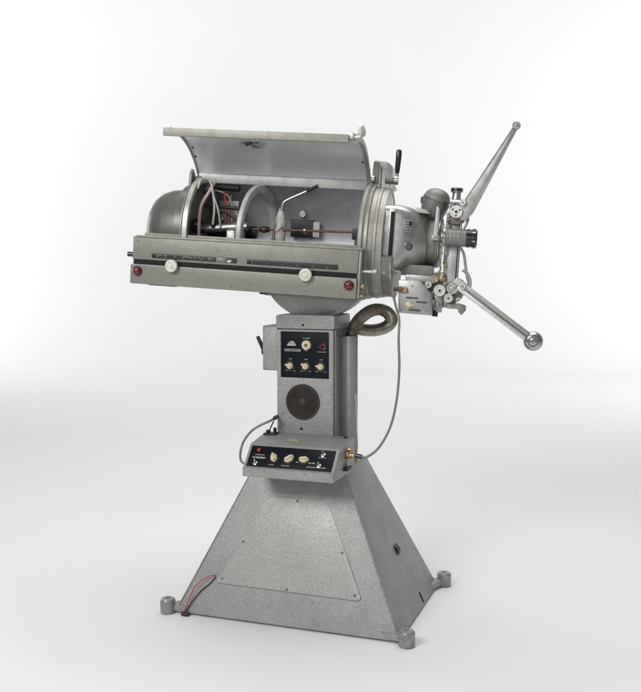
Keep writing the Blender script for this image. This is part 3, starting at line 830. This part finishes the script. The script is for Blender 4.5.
# arms
def arm_matrix(p, q):
    d = Vector((q[0] - p[0], 0, q[1] - p[1])); a = math.atan2(d.z, d.x)
    return Matrix.Translation((p[0], ty - .02, p[1])) @ Matrix.Rotation(-a, 4, 'Y'), d.length
A, La = arm_matrix((.520, .112), (.666, .402))
b = MB()
b.prism(round_poly([(-.02, -.016), (.02, -.0245), (.06, -.0225), (La, -.0080), (La + .008, 0), (La, .0080), (.06, .0220), (.0, .0235), (-.02, .014)], .004), -.009, .004, 1, M['arm'], .002, A)
b.prism([(.05, -.010), (La - .03, -.0035), (La - .03, .0035), (.05, .010)], -.0115, -.008, 1, M['arm'], .0015, A)
b.prism([(.02, .0235), (La, .0080), (La, .0055), (.02, .0195)], -.0115, -.008, 1, M['arm'], .0008, A)
arm1 = b.build('reel_arm', root, HT)
b = MB(); b.lathe([(0, -.008), (.011, -.008), (.0135, -.004), (.0135, .010), (.011, .014), (.006, .014), (.005, .018), (0, .019)], M['steel_dull'], (.667, ty - .028, .404), (0, -1, 0), 26); b.build('arm_spindle', arm1)
b = MB(); b.tube([(.528, ty - .01, .115), (.534, ty - .01, .095), (.526, ty - .01, .070), (.516, ty - .01, .050)], .0045, M['cast'], 10, 6); b.build('arm_stay', arm1)
A, Lb = arm_matrix((.515, -.120), (.776, -.292))
b = MB()
b.box(.012, Lb - .02, -.012, .004, -.014, .014, M['cast_dark'], .0015, A)
b.box(.008, Lb - .022, -.018, -.006, .0030, .0165, M['arm'], .002, A)
b.box(.008, Lb - .022, -.018, -.006, -.0165, -.0030, M['bright'], .002, A)
b.prism(round_poly([(-.014, -.016), (.045, -.0185), (.045, .0185), (-.014, .018)], .008), -.014, .006, 1, M['arm'], .002, A)
arm2 = b.build('reel_arm', root, HT)
b = MB()
b.lathe([(0, -.030), (.014, -.027), (.025, -.018), (.0315, -.005), (.0325, .005), (.029, .015), (.022, .022), (.019, .023), (.017, .018), (.013, .018), (.0115, .024), (.007, .025), (.006, .020), (0, .020)], M['steel'], (.778, ty - .022, -.293), (0, -1, 0), 44)
b.lathe([(.0285, .0165), (.0300, .0150)], M['steel'], (.778, ty - .022, -.293), (0, -1, 0), 44)
b.build('ball_hub', arm2)
b = MB()
b.tube([(.508, ty - .004, .01), (.528, ty - .004, -.02), (.537, ty - .004, -.06), (.545, ty - .006, -.095), (.556, ty - .008, -.125)], .0048, M['cast'], 10, 8)
b.tube([(.528, ty - .004, -.075), (.545, ty - .004, -.085), (.556, ty - .006, -.105), (.558, ty - .01, -.130)], .0045, M['cast'], 10, 8)
b.build('arm_stay', arm2)

# ---- sound box below the casting
b = MB()
bp_ = [(.324, -.121), (.395, -.117), (.436, -.160), (.441, -.230), (.330, -.229)]
b.prism(bp_, -.142, -.060, 1, M['cast'], .003)
b.prism([(.329, -.126), (.392, -.122), (.431, -.162), (.436, -.2255), (.334, -.2245)], -.1445, -.141, 1, M['cast'], .001)
sbx = b.build('junction_box', root, HT)
b = MB()
for x0, x1, z in ((.353, .393, -.176), (.387, .424, -.188), (.366, .404, -.216)):
    b.box(x0, x1, -.1455, -.1443, z - .0028, z + .0028, M['hole'], .0003)
    dashes(b, x0 + .002, x1 - .002, z, .0012, M['print'], -.1455, .0003)
b.build('marked_strip', sbx)
b = MB(); b.lathe([(0, 0), (.0115, 0), (.0115, .003), (.008, .010), (0, .013)], M['cream'], (.365, -.1445, -.199), (0, -1, 0), 22)
b.box(.352, .382, -.152, -.146, -.203, -.196, M['cream'], .002); b.build('rocker_switch', sbx)
for x, z in ((.372, -.137), (.425, -.215), (.34, -.219)): screw('screw', (x, -.1445, z), (0, -1, 0), .0032, sbx)
b = MB()
b.cyl((.346, -.1445, -.149), (.346, -.160, -.149), .010, M['brass']); b.cyl((.346, -.152, -.149), (.326, -.156, -.150), .0085, M['copper']); b.cyl((.328, -.156, -.150), (.312, -.157, -.152), .0065, M['bakelite'])
b.build('brass_socket', sbx)

# ------------------------------------------------------------------ control console standing on the base
con = bpy.data.objects.new('control_console', None); C.objects.link(con); con.location = (.025, -.215, Hb)
con['label'] = 'small wedge shaped grey console with three cream knobs, in front of the column'
con['category'] = 'control console'
TC = Matrix.Translation((-.025, .215, -Hb))
z0 = .5105 + .005
prof = [(-.307, .5105), (-.307, .5405), (-.2985, .5425), (-.241, .6045), (-.232, .609), (-.135, .6215), (-.075, .6215), (-.075, z0 + .001), (-.128, z0 + .001), (-.130, .5105)]
b = MB(); b.prism(prof, -.134, .184, 0, M['hammer'], .0022)
case = b.build('case', con, TC)
# sloping face frame
sv2 = Vector((0, .0575, .062)).normalized(); sn2 = Vector((0, -sv2.z, sv2.y))
CF = Matrix((Vector((1, 0, 0)), sv2, sn2)).transposed().to_4x4(); CF.translation = Vector((.025, -.2985, .5425))
SL = math.hypot(.0575, .062)
b = MB(); b.box(-.149, .149, .002, SL - .003, 0, .0022, M['navy'], .0006, CF)
face = b.build('black_face', con, TC)
F0 = .0023
CK = CF @ Matrix.Rotation(math.radians(90), 4, 'X') # so that local -Y is outward, Z up the slope
def cdash(b, x0, x1, zz, h, m): dashes(b, x0, x1, zz, h, m, -F0, .0004, X=CFy)
CFy = CF @ Matrix(((1, 0, 0, 0), (0, 0, 1, 0), (0, -1, 0, 0), (0, 0, 0, 1)))   # (x, y_out_neg, z_up_slope)
for x0, x1, z, h in ((-.128, -.095, .047, .004), (-.135, -.088, .036, .0065), (-.070, -.052, .012, .003), (-.026, .002, .012, .003),
                     (.022, .088, .029, .004), (.062, .128, .014, .003), (.095, .122, .052, .003)):
    b = MB(); cdash(b, x0, x1, z, h, M['print']); b.build('printed_caption', face)
def wing_knob(x, z, a, s=1.0):
    b = MB()
    b.lathe([(0, 0), (.0185 * s, 0), (.0185 * s, .002), (0, .003)], M['bakelite'], (x, -F0, z), (0, -1, 0), 28, X=CFy)
    X = CFy @ Matrix.Translation((x, -F0 - .003, z)) @ Matrix.Rotation(-a, 4, 'Y') @ Matrix.Scale(s, 4)
    n = 40; pts = []
    for k in range(n):
        t = 2 * PI * k / n
        r = .0105 + .0075 * max(0, math.cos(t)) ** 3 + .0030 * max(0, -math.cos(t)) ** 3 + .0012 * math.cos(6 * t)
        pts.append((r * math.cos(t), r * math.sin(t)))
    b.prism(pts, -.008, 0, 1, M['cream'], .0014, X)
    b.prism([(-.011, -.0035), (.016, -.0022), (.016, .0022), (-.011, .0035)], -.0165, -.006, 1, M['cream'], .0016, X)
    b.build('pointer_knob', face)
wing_knob(-.056, .034, 2.0); wing_knob(-.004, .034, .7, 1.05); wing_knob(.047, .036, .1)
b = MB()
b.lathe([(.008, 0), (.008, .003), (.0062, .005)], M['dark'], (-.118, -F0, .062), (0, -1, 0), 20, X=CFy)
b.lathe([(.0065, .004), (.0055, .009), (0, .0105)], M['redp'], (-.118, -F0, .062), (0, -1, 0), 20, X=CFy)
b.build('red_lamp', face)
for x, z in ((-.119, .013), (.108, .062), (.103, .020)):
    b = MB()
    b.lathe([(0, 0), (.0085, 0), (.0085, .003), (.005, .004), (.005, .008), (0, .008)], M['steel'], (x, -F0, z), (0, -1, 0), 6 if z < .05 else 20, X=CFy)
    b.cyl((x, -F0 - .007, z), (x + .002, -F0 - .018, z + .005), .0022, M['steel'], r1=.0036, X=CFy)
    b.build('toggle_switch', face)
b = MB(); b.box(-.005, .032, -.190, -.172, .6178, .6182, M['greensticker'], 0, Matrix.Translation((0, 0, -.0012)) ); 
bb = b.build('sticker', case)
b2 = Matrix.Translation((0, -.18, .6162)) @ Matrix.Rotation(math.radians(7.3), 4, 'X')
bb.data.clear_geometry(); bm = bmesh.new(); q = MB(); q.bm = bm; q.mats = [M['greensticker']]
q.box(-.020, .022, -.011, .011, .0, .0011, M['greensticker'], .0003, b2); bm.to_mesh(bb.data); bm.free()
b = MB()
b.cyl((-.118, -.120, .6200), (-.118, -.120, .636), .008, M['dark']); b.cyl((-.095, -.115, .6200), (-.095, -.115, .644), .006, M['dark']); b.box(-.130, -.085, -.14, -.10, .6195, .627, M['dark'], .002)
b.build('rear_connector', case)
b = MB()
b.cyl((.183, -.175, .577), (.196, -.175, .577), .014, M['brass'], seg=6); b.cyl((.195, -.175, .577), (.214, -.172, .577), .0095, M['brass']); b.cyl((.2045, -.172, .577), (.208, -.172, .577), .012, M['brass'])
b.cyl((.186, -.165, .594), (.198, -.165, .594), .006, M['brass'], seg=6)
b.build('brass_connector', case)
b = MB(); b.box(.1835, .200, -.205, -.150, .529, .5385, M['dark'], .002); b.cyl((.190, -.18, .537), (.190, -.18, .56), .004, M['steel_dull']); b.build('side_clip', case)
b = MB(); b.cyl((.160, -.105, .6215), (.160, -.105, .626), .007, M['dark']); b.build('top_button', case)

# ------------------------------------------------------------------ cables (lift-away things)
def cable(name, pts, r, label, ends=None):
    b = MB(); b.tube(pts, r, M['cable'], 12, 10)
    o = b.build(name); o['label'] = label; o['category'] = 'cable'
    if ends:
        for p, q in ends:
            e = MB(); e.cyl(p, q, r * 1.9, M['bakelite']); e.cyl(q, tuple(Vector(q) + (Vector(q) - Vector(p)) * .3), r * 1.4, M['steel_dull']); e.build('plug', o)
    return o
HP = lambda x, y, z: tuple(HT @ Vector((x, y, z)))
cable('cable', [HP(.314, -.157, -.152), HP(.309, -.158, -.158), HP(.313, -.16, -.175), HP(.324, -.16, -.21), (.352, -.13, 1.03), (.356, -.15, .965), (.360, -.155, .867), (.353, -.16, .767), (.334, -.165, .680), (.298, -.170, .611), (.257, -.172, .576), (.228, -.172, .5765)],
      .0042, 'long grey cable hanging from the box under the lens to the console', ends=[((.240, -.172, .575), (.216, -.172, .577))])
cable('cable', [(-.098, -.10, .676), (-.110, -.130, .668), (-.135, -.145, .656), (-.168, -.150, .634), (-.196, -.150, .600), (-.210, -.150, .564), (-.209, -.155, .532), (-.190, -.160, .518), (-.150, -.165, .520), (-.135, -.165, .524)],
      .0042, 'short grey cable looping from the column round the left side of the console', ends=[((-.150, -.165, .520), (-.136, -.165, .523))])
b = MB(); b.cyl((-.1045, -.075, .676), (-.094, -.12, .678), .007, M['dark']); b.box(-.1075, -.1035, -.06, -.03, .64, .70, M['dark'], .001); b.tube([(-.105, -.10, .665), (-.112, -.11, .645), (-.115, -.12, .630)], .0025, M['bakelite'], 8, 6); b.build('cable_inlet', column)

# ------------------------------------------------------------------ camera
cam = bpy.data.cameras.new('camera'); co = bpy.data.objects.new('camera', cam); C.objects.link(co)
f_px, pitch, cyaw = 938.73, .086246, -.33906
d = Vector((math.sin(cyaw) * math.cos(pitch), math.cos(cyaw) * math.cos(pitch), -math.sin(pitch)))
co.location = (1.1310, -3.1139, 1.2093)
co.rotation_euler = d.to_track_quat('-Z', 'Y').to_euler()
cam.sensor_fit = 'HORIZONTAL'; cam.sensor_width = 36; cam.lens = f_px / 641 * 36
cam.clip_end = 100
bpy.context.scene.camera = co

# ------------------------------------------------------------------ lights: studio softboxes
def area(name, loc, target, sx, sy, power, col=(1, 1, 1)):
    l = bpy.data.lights.new(name, 'AREA'); l.shape = 'RECTANGLE'; l.size = sx; l.size_y = sy; l.energy = power; l.color = col
    o = bpy.data.objects.new(name, l); C.objects.link(o); o.location = loc
    o.rotation_euler = (Vector(target) - Vector(loc)).to_track_quat('-Z', 'Y').to_euler()
    return o
area('softbox_key', (-1.0, -3.7, 3.1), (0, 0, .9), 1.8, 1.4, 100, (1, .99, .97))
area('softbox_fill', (.7, -4.6, 2.0), (.1, 0, 1.0), 1.2, 1.8, 14, (.98, .99, 1))
area('softbox_top', (.3, .6, 4.6), (0, .3, 0), 3.2, 3.2, 108)
area('softbox_backdrop_top', (-2.6, 4.4, 5.6), (-3.0, 8.8, 2.0), 11.0, 1.2, 140)
area('softbox_backdrop_right', (4.6, 5.6, 2.6), (-.6, 10.2, 1.4), 1.2, 4.0, 190)
area('softbox_backdrop_left', (-10.5, 3.4, 2.6), (-3.6, 8.8, 1.4), 1.2, 4.0, 280)

w = bpy.data.worlds.new('World'); bpy.context.scene.world = w; w.use_nodes = True
w.node_tree.nodes['Background'].inputs[0].default_value = (1, 1, 1, 1)
w.node_tree.nodes['Background'].inputs[1].default_value = .21
sc = bpy.context.scene
sc.view_settings.view_transform = 'Standard'; sc.view_settings.look = 'None'
sc.view_settings.exposure = .12; sc.view_settings.gamma = 1
